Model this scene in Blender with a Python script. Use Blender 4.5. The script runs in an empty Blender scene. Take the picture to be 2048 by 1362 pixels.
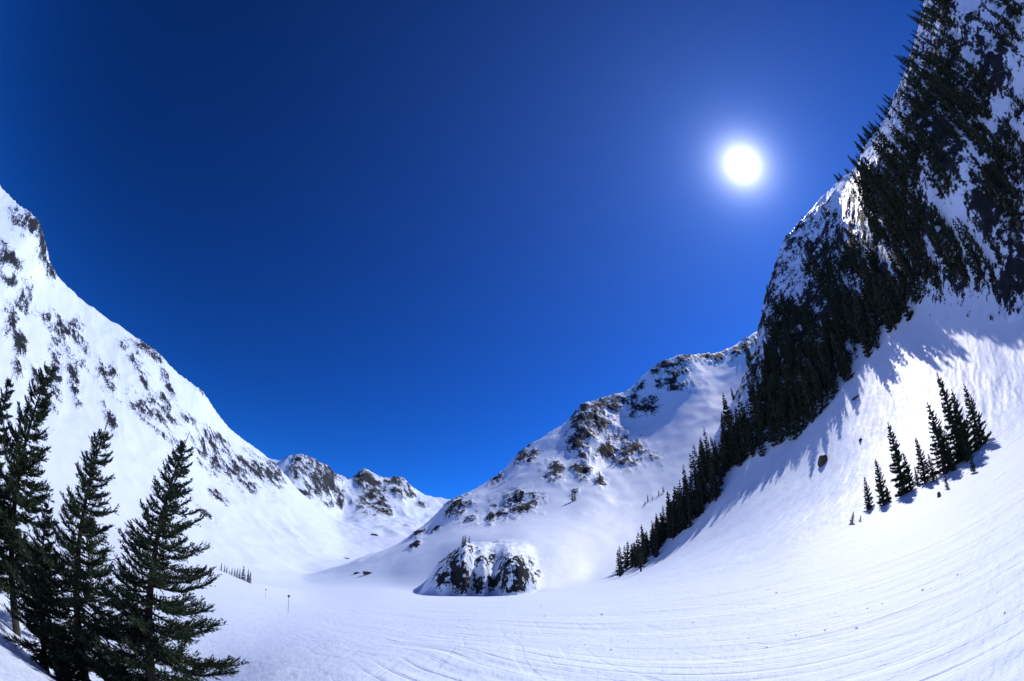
import bpy, math, random
import numpy as np

# ------------------------------------------------------------------ camera, sky, sun, exposure
EYE = 1.7                                   # metres above the snow
F_PX, PITCH = 870.0, math.radians(33.0)     # full-frame fisheye, pointed up 33 degrees
SUN_AZ, SUN_EL = math.radians(48.3), math.radians(48.0)
scene = bpy.context.scene
COL = scene.collection

cam_data = bpy.data.cameras.new('camera')
cam_data.type = 'PANO'
for holder in (cam_data, getattr(cam_data, 'cycles', None)):
    if holder is not None and hasattr(holder, 'panorama_type'):
        try:
            holder.panorama_type = 'FISHEYE_EQUISOLID'
            holder.fisheye_lens = F_PX * 36.0 / 2048.0
            holder.fisheye_fov = math.radians(200)
        except Exception as e:
            print('pano', holder, e)
cam_data.sensor_width = 36.0
cam_data.sensor_fit = 'HORIZONTAL'
cam_data.clip_start = 0.05
cam_data.clip_end = 20000
cam = bpy.data.objects.new('camera', cam_data)
COL.objects.link(cam)
cam.location = (0, 0, EYE)
cam.rotation_euler = (math.radians(90) + PITCH, 0, 0)
scene.camera = cam

world = bpy.data.worlds.new('World'); scene.world = world
world.use_nodes = True
nt = world.node_tree; nt.nodes.clear()
N = lambda t: nt.nodes.new(t)
sky = N('ShaderNodeTexSky'); sky.sky_type = 'NISHITA'; sky.sun_disc = False
sky.sun_elevation = SUN_EL; sky.sun_rotation = SUN_AZ
sky.altitude = 2600; sky.air_density = 1.0; sky.dust_density = 0.25; sky.ozone_density = 3.0
hsv = N('ShaderNodeMix'); hsv.data_type = 'RGBA'; hsv.blend_type = 'MULTIPLY'; hsv.inputs['Factor'].default_value = 1.0
hsv.inputs[7].default_value = (0.048, 0.25, 0.435, 1)          # deep blue of slide film with a polariser
gam = N('ShaderNodeGamma'); gam.inputs['Gamma'].default_value = 1.75
bg = N('ShaderNodeBackground'); bg.inputs['Strength'].default_value = 0.10
nt.links.new(sky.outputs[0], gam.inputs['Color']); nt.links.new(gam.outputs[0], hsv.inputs[6])
nt.links.new(hsv.outputs[2], bg.inputs['Color'])
# the sun itself and the glare of the thin air round it
sd = (math.sin(SUN_AZ) * math.cos(SUN_EL), math.cos(SUN_AZ) * math.cos(SUN_EL), math.sin(SUN_EL))
geo = N('ShaderNodeNewGeometry')
dot = N('ShaderNodeVectorMath'); dot.operation = 'DOT_PRODUCT'; dot.inputs[1].default_value = sd
nrm = N('ShaderNodeVectorMath'); nrm.operation = 'NORMALIZE'
tc = N('ShaderNodeTexCoord')
nt.links.new(tc.outputs['Generated'], nrm.inputs[0]); nt.links.new(nrm.outputs[0], dot.inputs[0])
def M_(op, a, b=None, c=None):
    n = N('ShaderNodeMath'); n.operation = op
    for i, v in enumerate((a, b, c)):
        if v is None: continue
        if isinstance(v, (int, float)): n.inputs[i].default_value = v
        else: nt.links.new(v, n.inputs[i])
    return n.outputs[0]
ang = M_('MULTIPLY', M_('ARCCOSINE', M_('MINIMUM', dot.outputs['Value'], 0.9999999)), 180 / math.pi)
def lobe(amp, w, p=1.0):
    return M_('MULTIPLY', M_('EXPONENT', M_('MULTIPLY', M_('POWER', M_('DIVIDE', ang, w), p), -1.0)), amp)
core = lobe(6.0, 1.05, 0.9)
halo = M_('ADD', lobe(0.75, 3.2, 1.0), lobe(0.27, 17.0, 1.0))
def emis(col, st):
    b = N('ShaderNodeBackground'); b.inputs['Color'].default_value = (*col, 1)
    nt.links.new(st, b.inputs['Strength']); return b.outputs[0]
add1 = N('ShaderNodeAddShader'); add2 = N('ShaderNodeAddShader')
nt.links.new(bg.outputs[0], add1.inputs[0]); nt.links.new(emis((1, 0.99, 0.97), core), add1.inputs[1])
nt.links.new(add1.outputs[0], add2.inputs[0]); nt.links.new(emis((0.26, 0.42, 1.0), halo), add2.inputs[1])
wo = N('ShaderNodeOutputWorld'); nt.links.new(add2.outputs[0], wo.inputs['Surface'])

sun_data = bpy.data.lights.new('sun', 'SUN'); sun_data.energy = 4.5; sun_data.angle = math.radians(0.53)
sun_data.color = (1.0, 0.93, 0.87)
sun = bpy.data.objects.new('sun', sun_data); COL.objects.link(sun)
sun.location = (sd[0] * 500, sd[1] * 500, sd[2] * 500)
sun.rotation_euler = (math.pi / 2 - SUN_EL, 0, math.pi - SUN_AZ)
vs = scene.view_settings
vs.view_transform = 'Standard'; vs.look = 'None'; vs.exposure = 0.0; vs.gamma = 1.0; vs.use_curve_mapping = False
scene.cycles.max_bounces = 6; scene.cycles.diffuse_bounces = 1
scene.cycles.use_adaptive_sampling = True

# ------------------------------------------------------------------ helpers
def proj(x, y, z):
    """where a point (relative to the eye) shows in the 2048 x 1362 photograph: used to find the places of things"""
    d = np.sqrt(x * x + y * y + z * z)
    cp, sp = math.cos(PITCH), math.sin(PITCH)
    a, b, c = x / d, (y * cp + z * sp) / d, (-y * sp + z * cp) / d
    th = np.arccos(np.clip(b, -1, 1)); r = 2 * F_PX * np.sin(th / 2); n = np.hypot(a, c) + 1e-12
    return 1024 + r * a / n, 681 - r * c / n
def ray(u, v):
    u, v = u - 1024.0, v - 681.0
    r = math.hypot(u, v) + 1e-9; th = 2 * math.asin(min(1, r / (2 * F_PX)))
    a, c, b = math.sin(th) * u / r, -math.sin(th) * v / r, math.cos(th)
    cp, sp = math.cos(PITCH), math.sin(PITCH)
    return a, b * cp - c * sp, b * sp + c * cp
def hash3(i, j, k, seed):
    h = (i * 374761393 + j * 668265263 + k * 2147483647 + seed * 974711) & 0xFFFFFFFF
    h = ((h ^ (h >> 13)) * 1274126177) & 0xFFFFFFFF
    h = ((h ^ (h >> 15)) * 2246822519) & 0xFFFFFFFF
    return (h ^ (h >> 16)) & 0xFFFFFFFF
def perlin(x, y, z, seed=0):
    xi, yi, zi = np.floor(x), np.floor(y), np.floor(z)
    xf, yf, zf = x - xi, y - yi, z - zi
    xi, yi, zi = xi.astype(np.int64), yi.astype(np.int64), zi.astype(np.int64)
    u, v, w = [t * t * t * (t * (t * 6 - 15) + 10) for t in (xf, yf, zf)]
    out = 0
    for dx in (0, 1):
        wx = u if dx else 1 - u
        for dy in (0, 1):
            wy = v if dy else 1 - v
            for dz in (0, 1):
                wz = w if dz else 1 - w
                h = hash3(xi + dx, yi + dy, zi + dz, seed)
                gx = (h & 255) / 127.5 - 1; gy = ((h >> 8) & 255) / 127.5 - 1; gz = ((h >> 16) & 255) / 127.5 - 1
                out = out + wx * wy * wz * (gx * (xf - dx) + gy * (yf - dy) + gz * (zf - dz))
    return out
def fbm(x, y, z, oct=4, seed=0, gain=0.5):
    a, s, t = 1.0, 0, 0
    for o in range(oct):
        s = s + a * perlin(x * 2 ** o, y * 2 ** o, z * 2 ** o, seed + o * 17); t += a; a *= gain
    return s / t
def sstep(a, b, x):
    t = np.clip((x - a) / (b - a), 0, 1); return t * t * (3 - 2 * t)
def pchip(xk, yk, x):
    """monotone cubic through (xk, yk); yk may be (K,) or (K, M)"""
    h = np.diff(xk); d = np.diff(yk, axis=0) / (h if yk.ndim == 1 else h[:, None])
    m = np.zeros_like(yk); m[0], m[-1] = d[0], d[-1]
    if yk.ndim == 1: w1, w2 = 2 * h[1:] + h[:-1], h[1:] + 2 * h[:-1]
    else: w1, w2 = (2 * h[1:] + h[:-1])[:, None], (h[1:] + 2 * h[:-1])[:, None]
    ok = d[:-1] * d[1:] > 0
    with np.errstate(divide='ignore', invalid='ignore'):
        hm = (w1 + w2) / (w1 / d[:-1] + w2 / d[1:])
    m[1:-1] = np.where(ok, hm, 0)
    x = np.clip(x, xk[0], xk[-1]); i = np.clip(np.searchsorted(xk, x, side='right') - 1, 0, len(xk) - 2)
    t = (x - xk[i]) / h[i]; hh = h[i]
    if yk.ndim == 2: t, hh = t[:, None], hh[:, None]
    return ((1 + 2 * t) * (1 - t) ** 2 * yk[i] + t * (1 - t) ** 2 * hh * m[i] + t * t * (3 - 2 * t) * yk[i + 1] + t * t * (t - 1) * hh * m[i + 1])

# ------------------------------------------------------------------ the land: feature lines (azimuth: distance, elevation angle from the eye)
T_NEAR = {
 -180: [(3,-30),(8,-14),(16,-9),(45,-4),(90,-2),(180,0),(300,3),(600,8),(1500,4)],
 -110: [(3,-31),(8,-18),(16,-15),(50,-7),(100,-5),(180,-3.5),(260,-3.5),(600,-3),(2500,-2)],
 -85: [(3,-32),(8,-22),(16,-18),(50,-7.5),(100,-4.8),(180,-2.8),(260,-3.6),(600,-3),(2500,-2)],
 -67: [(3,-33),(8,-24),(16,-19.8),(50,-7.8),(100,-4.8),(180,-2.8),(250,-3.8),(600,-3),(2500,-2)],
 -56: [(3,-33),(8,-25.5),(14,-23.5),(45,-8.5),(100,-4.8),(180,-2.8),(250,-3.8),(600,-3),(2500,-2)],
 -45: [(3,-32.5),(8,-24.8),(14,-22.0),(45,-8.2),(100,-4.8),(180,-2.9),(250,-3.9),(600,-2.5),(2500,-2)],
 -36: [(3,-31.5),(8,-20.5),(16,-16.5),(45,-7.5),(100,-4.7),(180,-3.4),(250,-3.8),(600,-2),(2500,-1)],
 -28: [(3,-31),(8,-17),(16,-12.2),(50,-6.2),(100,-4.6),(180,-3.6),(260,-3.0),(600,-1),(2500,0)],
 -15: [(3,-30),(8,-13.6),(16,-8.4),(50,-4),(100,-2.6),(180,-1.6),(260,-0.8),(600,2),(2500,0)],
 0: [(3,-30),(8,-12.2),(16,-6.3),(50,-2.6),(100,-1.5),(170,-1.0),(260,0),(600,0),(2500,0)],
 9: [(3,-30),(8,-12),(16,-6),(50,-2.2),(100,-1.0),(170,-0.1),(260,0.5),(600,0),(2500,0)],
 13.7: [(3,-30),(8,-12),(16,-6),(50,-2),(100,-0.4),(160,0.5),(180,0.8),(205,0.9),(320,-1)],
 18: [(3,-30),(8,-12),(16,-6),(50,-1.8),(90,0.2),(155,2.0),(185,3.2),(212,4.0),(320,0)],
 24.8: [(3,-30),(8,-12),(16,-6),(50,-1.4),(85,1.2),(150,5.6),(180,9.3),(215,13.8),(320,6)],
 30.8: [(3,-30),(8,-12),(16,-6),(48,-0.9),(80,2.2),(150,9.5),(175,12.8),(240,20),(345,10)],
 37.4: [(3,-30),(8,-12),(16,-6),(45,-0.2),(75,3.4),(150,13),(188,18.4),(270,27.2),(380,15)],
 42: [(3,-30),(8,-12),(16,-6),(44,0),(70,3.9),(144,15.0),(198,22.6),(300,33.2),(420,21)],
 46: [(3,-30),(8,-12),(16,-6),(43,0.2),(67,4.3),(138,16.6),(203,25.2),(316,36.2),(440,23)],
 48.7: [(3,-30),(8,-12),(16,-6),(42,0.3),(65,4.5),(135,17.3),(205,26.4),(322,37.6),(450,24)],
 60.3: [(3,-30),(8,-12),(16,-6),(42,0.2),(60,4.6),(120,20.2),(165,30.2),(310,39.3),(430,26)],
 66.5: [(3,-30),(8,-12),(16,-6),(42,0.2),(60,4.4),(105,20.2),(122,32.2),(282,39),(400,27)],
 72: [(3,-30),(8,-12),(16,-6),(42,0.2),(60,4.2),(90,16.6),(107,32.8),(250,39.7),(360,28)],
 78: [(3,-30),(8,-12),(16,-6),(42,0),(58,3.8),(77,12.6),(98,32.5),(225,40.2),(340,28)],
 88: [(3,-30),(8,-12),(16,-6),(42,0),(58,3.8),(76,11.6),(100,30.5),(210,41),(330,28)],
 100: [(3,-30),(8,-12),(16,-6),(42,0),(58,3.8),(76,11.6),(100,30),(210,40.8),(330,28)],
 125: [(3,-30),(8,-12.5),(16,-6.5),(42,-1),(60,3),(85,9),(140,24),(200,32),(300,20)],
 180: [(3,-30),(8,-14),(16,-9),(45,-4),(90,-2),(180,0),(300,3),(600,8),(1500,4)]}
T_RIDGE = {
 -32: [(240,-9),(270,-9),(310,-9),(355,-9),(400,-9),(520,-9)],
 -25: [(235,-5),(268,-4),(310,-3),(355,-2),(400,-1.2),(520,-4)],
 -20: [(230,-4),(265,-1.8),(305,0),(350,1.3),(395,2.2),(520,-2)],
 -15.5: [(222,-3),(255,-0.2),(295,2.2),(345,3.8),(390,4.6),(520,0)],
 -13: [(215,-2.6),(245,0.8),(285,3.6),(340,5.2),(385,6.3),(520,2)],
 -10: [(206,-2.2),(235,1.5),(275,4.8),(335,6.9),(395,9.4),(520,5)],
 -7.7: [(198,-2.0),(225,2.0),(262,5.6),(325,8.0),(410,12.0),(540,7)],
 -2.6: [(184,-1.8),(206,2.4),(238,6.4),(312,8.9),(430,14.6),(560,9)],
 1.1: [(174,-1.3),(194,2.4),(226,6.4),(312,10.2),(450,18.2),(600,11)],
 5: [(176,-1.2),(198,2.0),(232,6.2),(318,11.2),(465,20.3),(620,12)],
 7.9: [(178,-0.9),(206,2.4),(246,6.6),(334,12.1),(480,21.7),(640,14)],
 9.8: [(182,-0.6),(214,2.9),(260,7.2),(352,13.6),(490,24.1),(660,15)],
 16.6: [(196,0.8),(250,5),(315,10.2),(410,17.2),(520,25.2),(700,17)],
 21: [(210,2),(275,7),(350,13),(440,19.6),(540,27.6),(740,18)],
 25.6: [(220,4),(290,9),(370,15),(460,21.5),(560,28.4),(760,19)],
 31.6: [(225,6),(300,11),(390,17),(480,22.3),(580,27.4),(780,19)],
 36.5: [(230,8),(310,13),(400,18),(490,23.5),(590,28.2),(790,19)],
 46: [(240,8),(320,14),(420,20),(500,25),(600,29),(800,20)],
 62: [(240,-4),(320,0),(420,4),(500,8),(600,10),(800,8)]}
T_FAR = {
 -60: [(450,-8),(600,-6),(800,-4),(1000,-2),(1200,0),(1700,-2)],
 -46: [(450,-4),(600,1),(800,4),(1000,6),(1200,8.5),(1700,5)],
 -37: [(450,-2),(620,2.6),(800,6),(1000,9),(1200,12.2),(1700,8)],
 -32.9: [(450,-1.6),(620,2.7),(800,6),(1000,9),(1180,12.7),(1700,8)],
 -28.9: [(450,-1),(620,2.7),(800,6),(950,9),(1150,14.3),(1700,9)],
 -25.4: [(450,-.8),(630,2.6),(820,6),(1000,8.8),(1180,13.7),(1700,9)],
 -22.3: [(450,-.5),(640,2.5),(850,5.8),(1060,7.9),(1260,12.5),(1700,8)],
 -19.8: [(450,0),(650,2.8),(880,6.2),(1080,8.6),(1320,14.1),(1800,8)],
 -17.2: [(450,.3),(655,3),(890,6.6),(1090,8.7),(1340,13.4),(1800,8)],
 -15: [(450,.5),(660,3.2),(900,6.8),(1100,8.6),(1350,13.8),(1800,8)],
 -12.5: [(450,.7),(670,3.4),(910,6.9),(1110,8.4),(1360,12.4),(1800,8)],
 -8.9: [(450,1),(680,3.6),(920,7),(1120,8.2),(1380,11.5),(1800,7)],
 -4: [(450,1),(680,3.4),(920,6.5),(1120,8),(1380,11.3),(1800,7)],
 6: [(450,0),(680,2),(920,5),(1120,7),(1380,9),(1800,6)],
 24: [(450,-6),(680,-4),(920,-2),(1120,0),(1380,0),(1800,0)]}
T_LEFT = {
 -165: [(300,-4),(400,-2),(520,0),(700,2),(900,5),(1400,3)],
 -125: [(250,-5),(340,-1),(460,6),(600,12),(800,18),(1200,10)],
 -100: [(230,-5),(310,-1),(420,6),(540,13.5),(690,20.8),(1100,12)],
 -87: [(230,-5),(310,-1),(420,6),(540,13.5),(680,21.5),(1100,12)],
 -79: [(230,-5),(310,-1),(420,6),(530,13.8),(640,22.9),(1050,12)],
 -75.5: [(230,-5),(305,-1),(415,6),(530,13.4),(650,22.0),(1050,12)],
 -72.3: [(230,-5),(300,-1),(410,5.5),(530,13),(680,20.3),(1100,12)],
 -64.6: [(235,-5),(305,-1.1),(415,5.2),(545,12.8),(705,20.2),(1150,12)],
 -54.7: [(240,-5),(310,-1.2),(420,4.8),(560,12.5),(730,20.1),(1200,12)],
 -49: [(245,-5),(320,-1.4),(435,4.4),(580,11.5),(760,19.2),(1200,12)],
 -44.8: [(250,-5),(330,-1.5),(450,4),(600,10.5),(790,18.3),(1250,11)],
 -40: [(260,-5),(350,-1.5),(480,3.5),(640,9),(830,15.3),(1250,10)],
 -32.9: [(280,-5),(380,-1.3),(520,3),(690,7.8),(900,12.8),(1300,8)],
 -26: [(300,-5),(410,-1.5),(560,2.5),(720,5.5),(900,8),(1300,5)],
 -18: [(320,-5),(430,-2),(600,0),(750,1),(900,0),(1300,0)],
 -5: [(320,-8),(430,-8),(600,-8),(750,-8),(900,-8),(1300,-8)]}
T_KNOB = {
 -15: [(158,-8),(163,-8),(168,-8),(185,-8),(225,-8),(270,-8)],
 -11.4: [(160,-3),(164,-1.9),(169,-1.5),(185,-1.0),(225,-1.2),(270,-3)],
 -9.6: [(160,-3),(163.5,-1.3),(168,0.2),(184,1.6),(225,2.6),(270,1)],
 -8.2: [(155,-3),(158.5,-1.4),(165,1.6),(182,3.0),(225,4.0),(270,2)],
 -7.2: [(159,-3),(162.5,-1.3),(166,2.6),(182,4.0),(225,4.8),(270,3)],
 -6: [(156,-3),(159,-1.2),(162.5,3.4),(174,5.0),(225,5.8),(280,4)],
 -4.8: [(161,-3),(164,-1.2),(170,2.0),(186,4.2),(225,6.0),(280,4)],
 -3.6: [(157,-3),(160,-1.2),(164,2.5),(184,4.3),(228,6.2),(280,4)],
 -2.4: [(161,-3),(164,-1.2),(170,1.6),(188,4.0),(228,6.3),(280,5)],
 -0.6: [(154,-3),(157,-1.1),(160,2.6),(172,4.2),(228,6.4),(280,5)],
 0.6: [(155,-3),(158,-1.1),(161,2.8),(172,4.0),(228,6.4),(280,5)],
 1.8: [(157,-3),(160,-1.2),(164,1.5),(178,3.2),(226,6.2),(280,5)],
 3.2: [(158,-3),(162,-1.2),(169,0.4),(185,2.4),(225,5.6),(280,5)],
 5.2: [(158,-3),(163,-1.2),(172,0.2),(190,2.4),(226,5.5),(280,5)],
 8: [(160,-3),(166,-1.3),(177,0.0),(197,2.2),(236,5.4),(280,6)],
 12: [(168,-3),(176,-1.6),(188,-0.3),(212,2.0),(250,5.2),(290,7)],
 17: [(168,-9),(178,-9),(192,-9),(215,-9),(250,-9),(285,-9)]}

def seg(a, b, d):
    return np.arange(a, b, d)
AZ = np.concatenate([seg(-180, -104, 2.0), seg(-104, -92, 0.6), seg(-92, 102, 0.165), seg(102, 112, 0.6), seg(112, 180, 2.0)])
RR = np.concatenate([np.exp(np.linspace(math.log(1.2), math.log(60), 150, endpoint=False)), np.exp(np.linspace(math.log(60), math.log(153), 122, endpoint=False)), np.linspace(153, 173, 70, endpoint=False), np.exp(np.linspace(math.log(173), math.log(1500), 290, endpoint=False)), np.exp(np.linspace(math.log(1500), math.log(4000), 16))])
NA, NR = len(AZ), len(RR)
def loft(table, low, smooth=0):
    az = np.array(sorted(table), float)
    arr = np.array([table[a] for a in sorted(table)], float)          # (A, K, 2)
    rk = pchip(az, arr[:, :, 0], AZ); ek = pchip(az, arr[:, :, 1], AZ)
    if smooth:
        w = np.exp(-0.5 * (np.arange(-20, 21) / smooth) ** 2); w /= w.sum()
        rk, ek = [np.stack([np.convolve(np.pad(c[:, q], 20, mode='edge'), w, 'valid') for q in range(c.shape[1])], 1) for c in (rk, ek)]
    zk = rk * np.tan(np.radians(ek))
    Z = np.empty((NA, NR))
    for i in range(NA):
        z = pchip(rk[i], zk[i], RR)
        if low or AZ[i] > 14:                                         # crests are edges, not domes
            z = np.where(RR <= rk[i, -2], pchip(rk[i, :-1], zk[i, :-1], RR), np.interp(RR, rk[i, -2:], zk[i, -2:]))
        if low:                                                       # nothing in front of or behind a mountain
            z = np.where(RR < rk[i, 0], zk[i, 0] - (rk[i, 0] - RR) * 1.0, z)
            z = np.where(RR > rk[i, -1], zk[i, -1] - (RR - rk[i, -1]) * 0.5, z)
            if AZ[i] < az[0] or AZ[i] > az[-1]: z = z - 400
        Z[i] = z
    return Z
comps = [loft(T_NEAR, False, 7), loft(T_LEFT, True, 3), loft(T_FAR, True), loft(T_RIDGE, True, 5), loft(T_KNOB, True, 1.5)]
A2, R2 = np.meshgrid(np.radians(AZ), RR, indexing='ij')
X, Y = R2 * np.sin(A2), R2 * np.cos(A2)

# large relief of each mountain
far_w = sstep(220, 500, R2)
comps[1] = comps[1] + 11 * far_w * fbm(X / 150, Y / 150, X * 0, 4, 3) + 5 * far_w * (0.35 - np.abs(fbm(X / 60, Y / 60, X * 0 + 3, 3, 9)) * 2)
comps[2] = comps[2] + 18 * far_w * fbm(X / 150, Y / 150, X * 0, 5, 21) + 22 * sstep(650, 1000, R2) * (0.3 - np.abs(fbm(X / 110, Y / 110, X * 0 + 3, 4, 29)) * 2)
comps[3] = comps[3] + sstep(240, 420, R2) * (1 - 0.6 * sstep(13, 19, np.degrees(A2))) * (9 * fbm(X / 80, Y / 80, X * 0, 4, 41) + 6 * (0.3 - np.abs(fbm(X / 55, Y / 55, X * 0 + 1, 3, 47)) * 2)) + 0.5 * fbm(X / 14, Y / 14, X * 0, 2, 43)
rm = sstep(70, 150, R2) * sstep(10, 30, np.degrees(A2))
comps[0] = comps[0] + rm * (7 * sstep(110, 190, R2) * fbm(X / 38, Y / 38, X * 0, 4, 51) + 1.6 * fbm(X / 30, Y / 30, X * 0, 2, 53))
comps[4] = comps[4] + (1 - 0.85 * sstep(1.5, 4.5, np.degrees(A2))) * 3.4 * fbm(X / 11, Y / 11, X * 0, 4, 61) + (1 - sstep(1.0, 3.5, np.degrees(A2))) * 1.6 * (0.3 - 2 * np.abs(fbm(X / 7, Y / 7, X * 0 + 2, 3, 63)))
Z = comps[0].copy(); owner = np.zeros_like(Z, int)
for i, c in enumerate(comps[1:], 1):
    k = np.clip(0.035 * R2, 0.5, 26) * (0.25 if i == 4 else 1.0)
    h = np.maximum(k - np.abs(Z - c), 0) / k
    owner = np.where(c > Z, i, owner)
    Z = np.maximum(Z, c) + h * h * k / 4
land = (owner == 0) & (R2 > 60) & (np.degrees(A2) > 12)
# the right-hand mountain begins where the open slope steepens under the forest
rim_az = np.array([12, 13.7, 18, 24.8, 30.8, 37.4, 48.7, 60.3, 66.5, 72, 78, 88, 102, 125, 140])
rim_r = np.array([400, 172, 165, 150, 146, 140, 125, 110, 98, 84, 73, 72, 72, 80, 400])
rimline = np.interp(np.degrees(A2), rim_az, rim_r)
owner = np.where((owner == 0) & (R2 > rimline), 5, owner)

# rock: where it shows (found in the photograph, kept as places on the land)
PU, PV = proj(X, Y, Z)
ROCKS = {
 1: [(15,520,22,14,20),(45,605,14,30,10),(8,500,8,20,0),(60,450,34,16,35),(85,495,14,34,-20),(100,535,8,24,-15),(20,560,18,12,30),(120,655,50,16,35),(150,685,20,40,-15),(212,748,16,28,-20),(150,770,10,36,-8),(110,740,12,64,0),(40,700,14,40,0),(296,700,28,14,40),(272,722,10,22,-20),(335,768,7,26,-22),(312,818,44,26,35),(268,808,22,10,15),(345,838,8,22,-20),(402,775,22,8,40),(425,885,34,20,40),(470,935,46,22,35),(522,942,42,18,35),(486,968,26,14,30),(548,945,12,24,-20),(430,930,14,20,0),(500,975,20,10,35),(375,840,20,9,40),(330,870,26,8,40),(250,690,14,10,20),(220,835,8,30,-20),(405,905,10,20,0),(440,995,20,8,40),(415,1030,24,6,40),(290,760,10,20,-20),(20,640,16,30,0),(70,770,10,30,0)],
 2: [(612,925,40,18,15),(650,962,36,30,20),(622,985,16,14,0),(600,995,16,14,30),(715,950,30,12,-15),(742,972,40,30,25),(748,1002,36,22,10),(800,968,28,14,30),(790,982,24,10,20),(762,1022,26,9,10),(680,1000,8,16,0),(660,1010,10,8,0),(820,990,14,6,20),(590,950,10,22,0),(640,930,40,10,25),(845,1010,16,5,15)],
 3: [(1178,835,44,32,-10),(1232,806,60,20,0),(1285,820,22,12,-20),(1165,875,30,34,-10),(1210,905,24,22,0),(1106,942,22,18,0),(1160,940,20,16,0),(1050,905,22,18,-15),(990,952,16,12,-20),(916,1012,24,26,-30),(945,1035,20,12,-20),(1036,1008,40,22,-20),(980,1035,9,14,0),(1335,735,34,14,10),(1365,714,20,11,0),(1425,712,34,11,0),(1346,770,30,11,0),(1265,905,34,22,0),(1240,880,26,18,0),(1150,820,14,30,0),(1280,770,14,8,0),(1200,960,10,10,0),(1150,990,10,10,0),(840,1068,14,6,-30),(830,1092,10,5,-30),(870,1060,10,5,-30),(1490,690,24,12,-30),(1460,705,20,8,0)],
 4: [(908,1132,26,38,-20),(962,1160,16,46,0),(1034,1138,34,26,0),(1000,1168,26,18,0),(886,1156,14,16,0),(1076,1148,10,6,0),(940,1105,12,20,0),(985,1115,8,18,0),(1024,1180,22,10,0),(925,1170,14,16,0)],
 5: [(1990,470,85,105,0),(1915,555,55,40,-20),(2000,570,60,28,10),(1540,560,24,60,15),(1510,640,18,40,15),(1430,810,22,50,20),(1580,470,40,30,-40),(1470,760,30,40,20),(1850,480,80,60,0),(1760,420,70,80,0),(1680,500,90,80,0),(1880,200,80,140,0),(1980,100,70,100,0),(1620,650,70,80,0),(1780,560,60,60,0),(1940,300,90,90,0),(1540,740,60,60,0),(1900,30,60,40,0),(2090,450,120,200,0)],
 0: []}
STR = {1: 1.0, 2: 1.05, 3: 1.0, 4: 0.72, 5: 0.84}
rock = np.full(Z.shape, -1.0)
for ow, lst in ROCKS.items():
    sel = owner == ow
    if not lst or not sel.any(): continue
    u, v = PU[sel], PV[sel]; m = np.zeros(u.shape)
    for cu, cv, ru, rv, an in lst:
        a = math.radians(an); du, dv = u - cu, v - cv
        p, q = (du * math.cos(a) + dv * math.sin(a)) / (1.25 * ru), (-du * math.sin(a) + dv * math.cos(a)) / (1.25 * rv)
        m = np.maximum(m, np.exp(-0.75 * (p * p + q * q)))
    x, y, z = X[sel], Y[sel], Z[sel]
    s = {1: 22., 2: 34., 3: 15., 4: 5.0, 5: 12.0}[ow]
    n = fbm(x / s, y / s, z / (s * (3.0 if ow == 4 else 1.6)), 5, 71 + ow, 0.75) * 2.6
    rock[sel] = m * STR[ow] * 0.72 - 0.50 + 1.05 * n * (0.25 + 0.75 * m)
rockm = sstep(-0.12, 0.12, rock)
# rock stands proud and broken, snow lies smooth
amp = np.select([owner == 1, owner == 2, owner == 3, owner == 4, owner == 5], [5.0, 9.0, 4.2, 2.4, 3.2], 0.0)
wav = np.select([owner == 1, owner == 2, owner == 3, owner == 4, owner == 5], [22., 34., 13., 6.0, 8.0], 10.0)
rid = 1 - 2 * np.abs(fbm(X / wav, Y / wav, Z / wav, 5, 88, 0.6)) * 1.6
Z = Z + sstep(-0.35, 0.25, rock) * amp * (rid - 0.35)

# fine snow relief: wind crust on the slopes, ski ruts on the near piste
ca, sa = math.cos(math.radians(56)), math.sin(math.radians(56))
al, ac = X * ca - Y * sa, X * sa + Y * ca
pist = (1 - sstep(45, 95, R2)) * sstep(-35, -8, np.degrees(A2)) * (1 - sstep(118, 150, np.degrees(A2)))
warp = 0.5 * fbm(X / 14, Y / 14, X * 0, 2, 90)
rut = fbm(al / 26.0, (ac + warp) / 2.6, X * 0, 2, 95) * 0.22
Z = Z + pist * rut * sstep(2, 8, R2)
lft = (1 - sstep(60, 140, R2)) * (1 - pist)
Z = Z + lft * (0.10 * fbm(X / 3.0, Y / 3.0, X * 0, 4, 101) + 0.02 * fbm(X / .5, Y / .5, X * 0, 2, 103))
slope = sstep(40, 70, R2) * (1 - sstep(150, 260, R2)) * sstep(8, 20, np.degrees(A2)) * (1 - rockm)
Z = Z + slope * (0.42 * fbm((X + Y * .3) / 8.0, (Y - X * .3) / 2.0, X * 0, 3, 105, 0.7) + 0.5 * fbm(X / 12, Y / 12, X * 0, 2, 106))
Z = Z + sstep(210, 300, R2) * (1 - rockm) * np.clip(R2 / 400, 0, 2) * 0.28 * fbm(X / 9, Y / 9, X * 0, 4, 107, 0.7)

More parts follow.
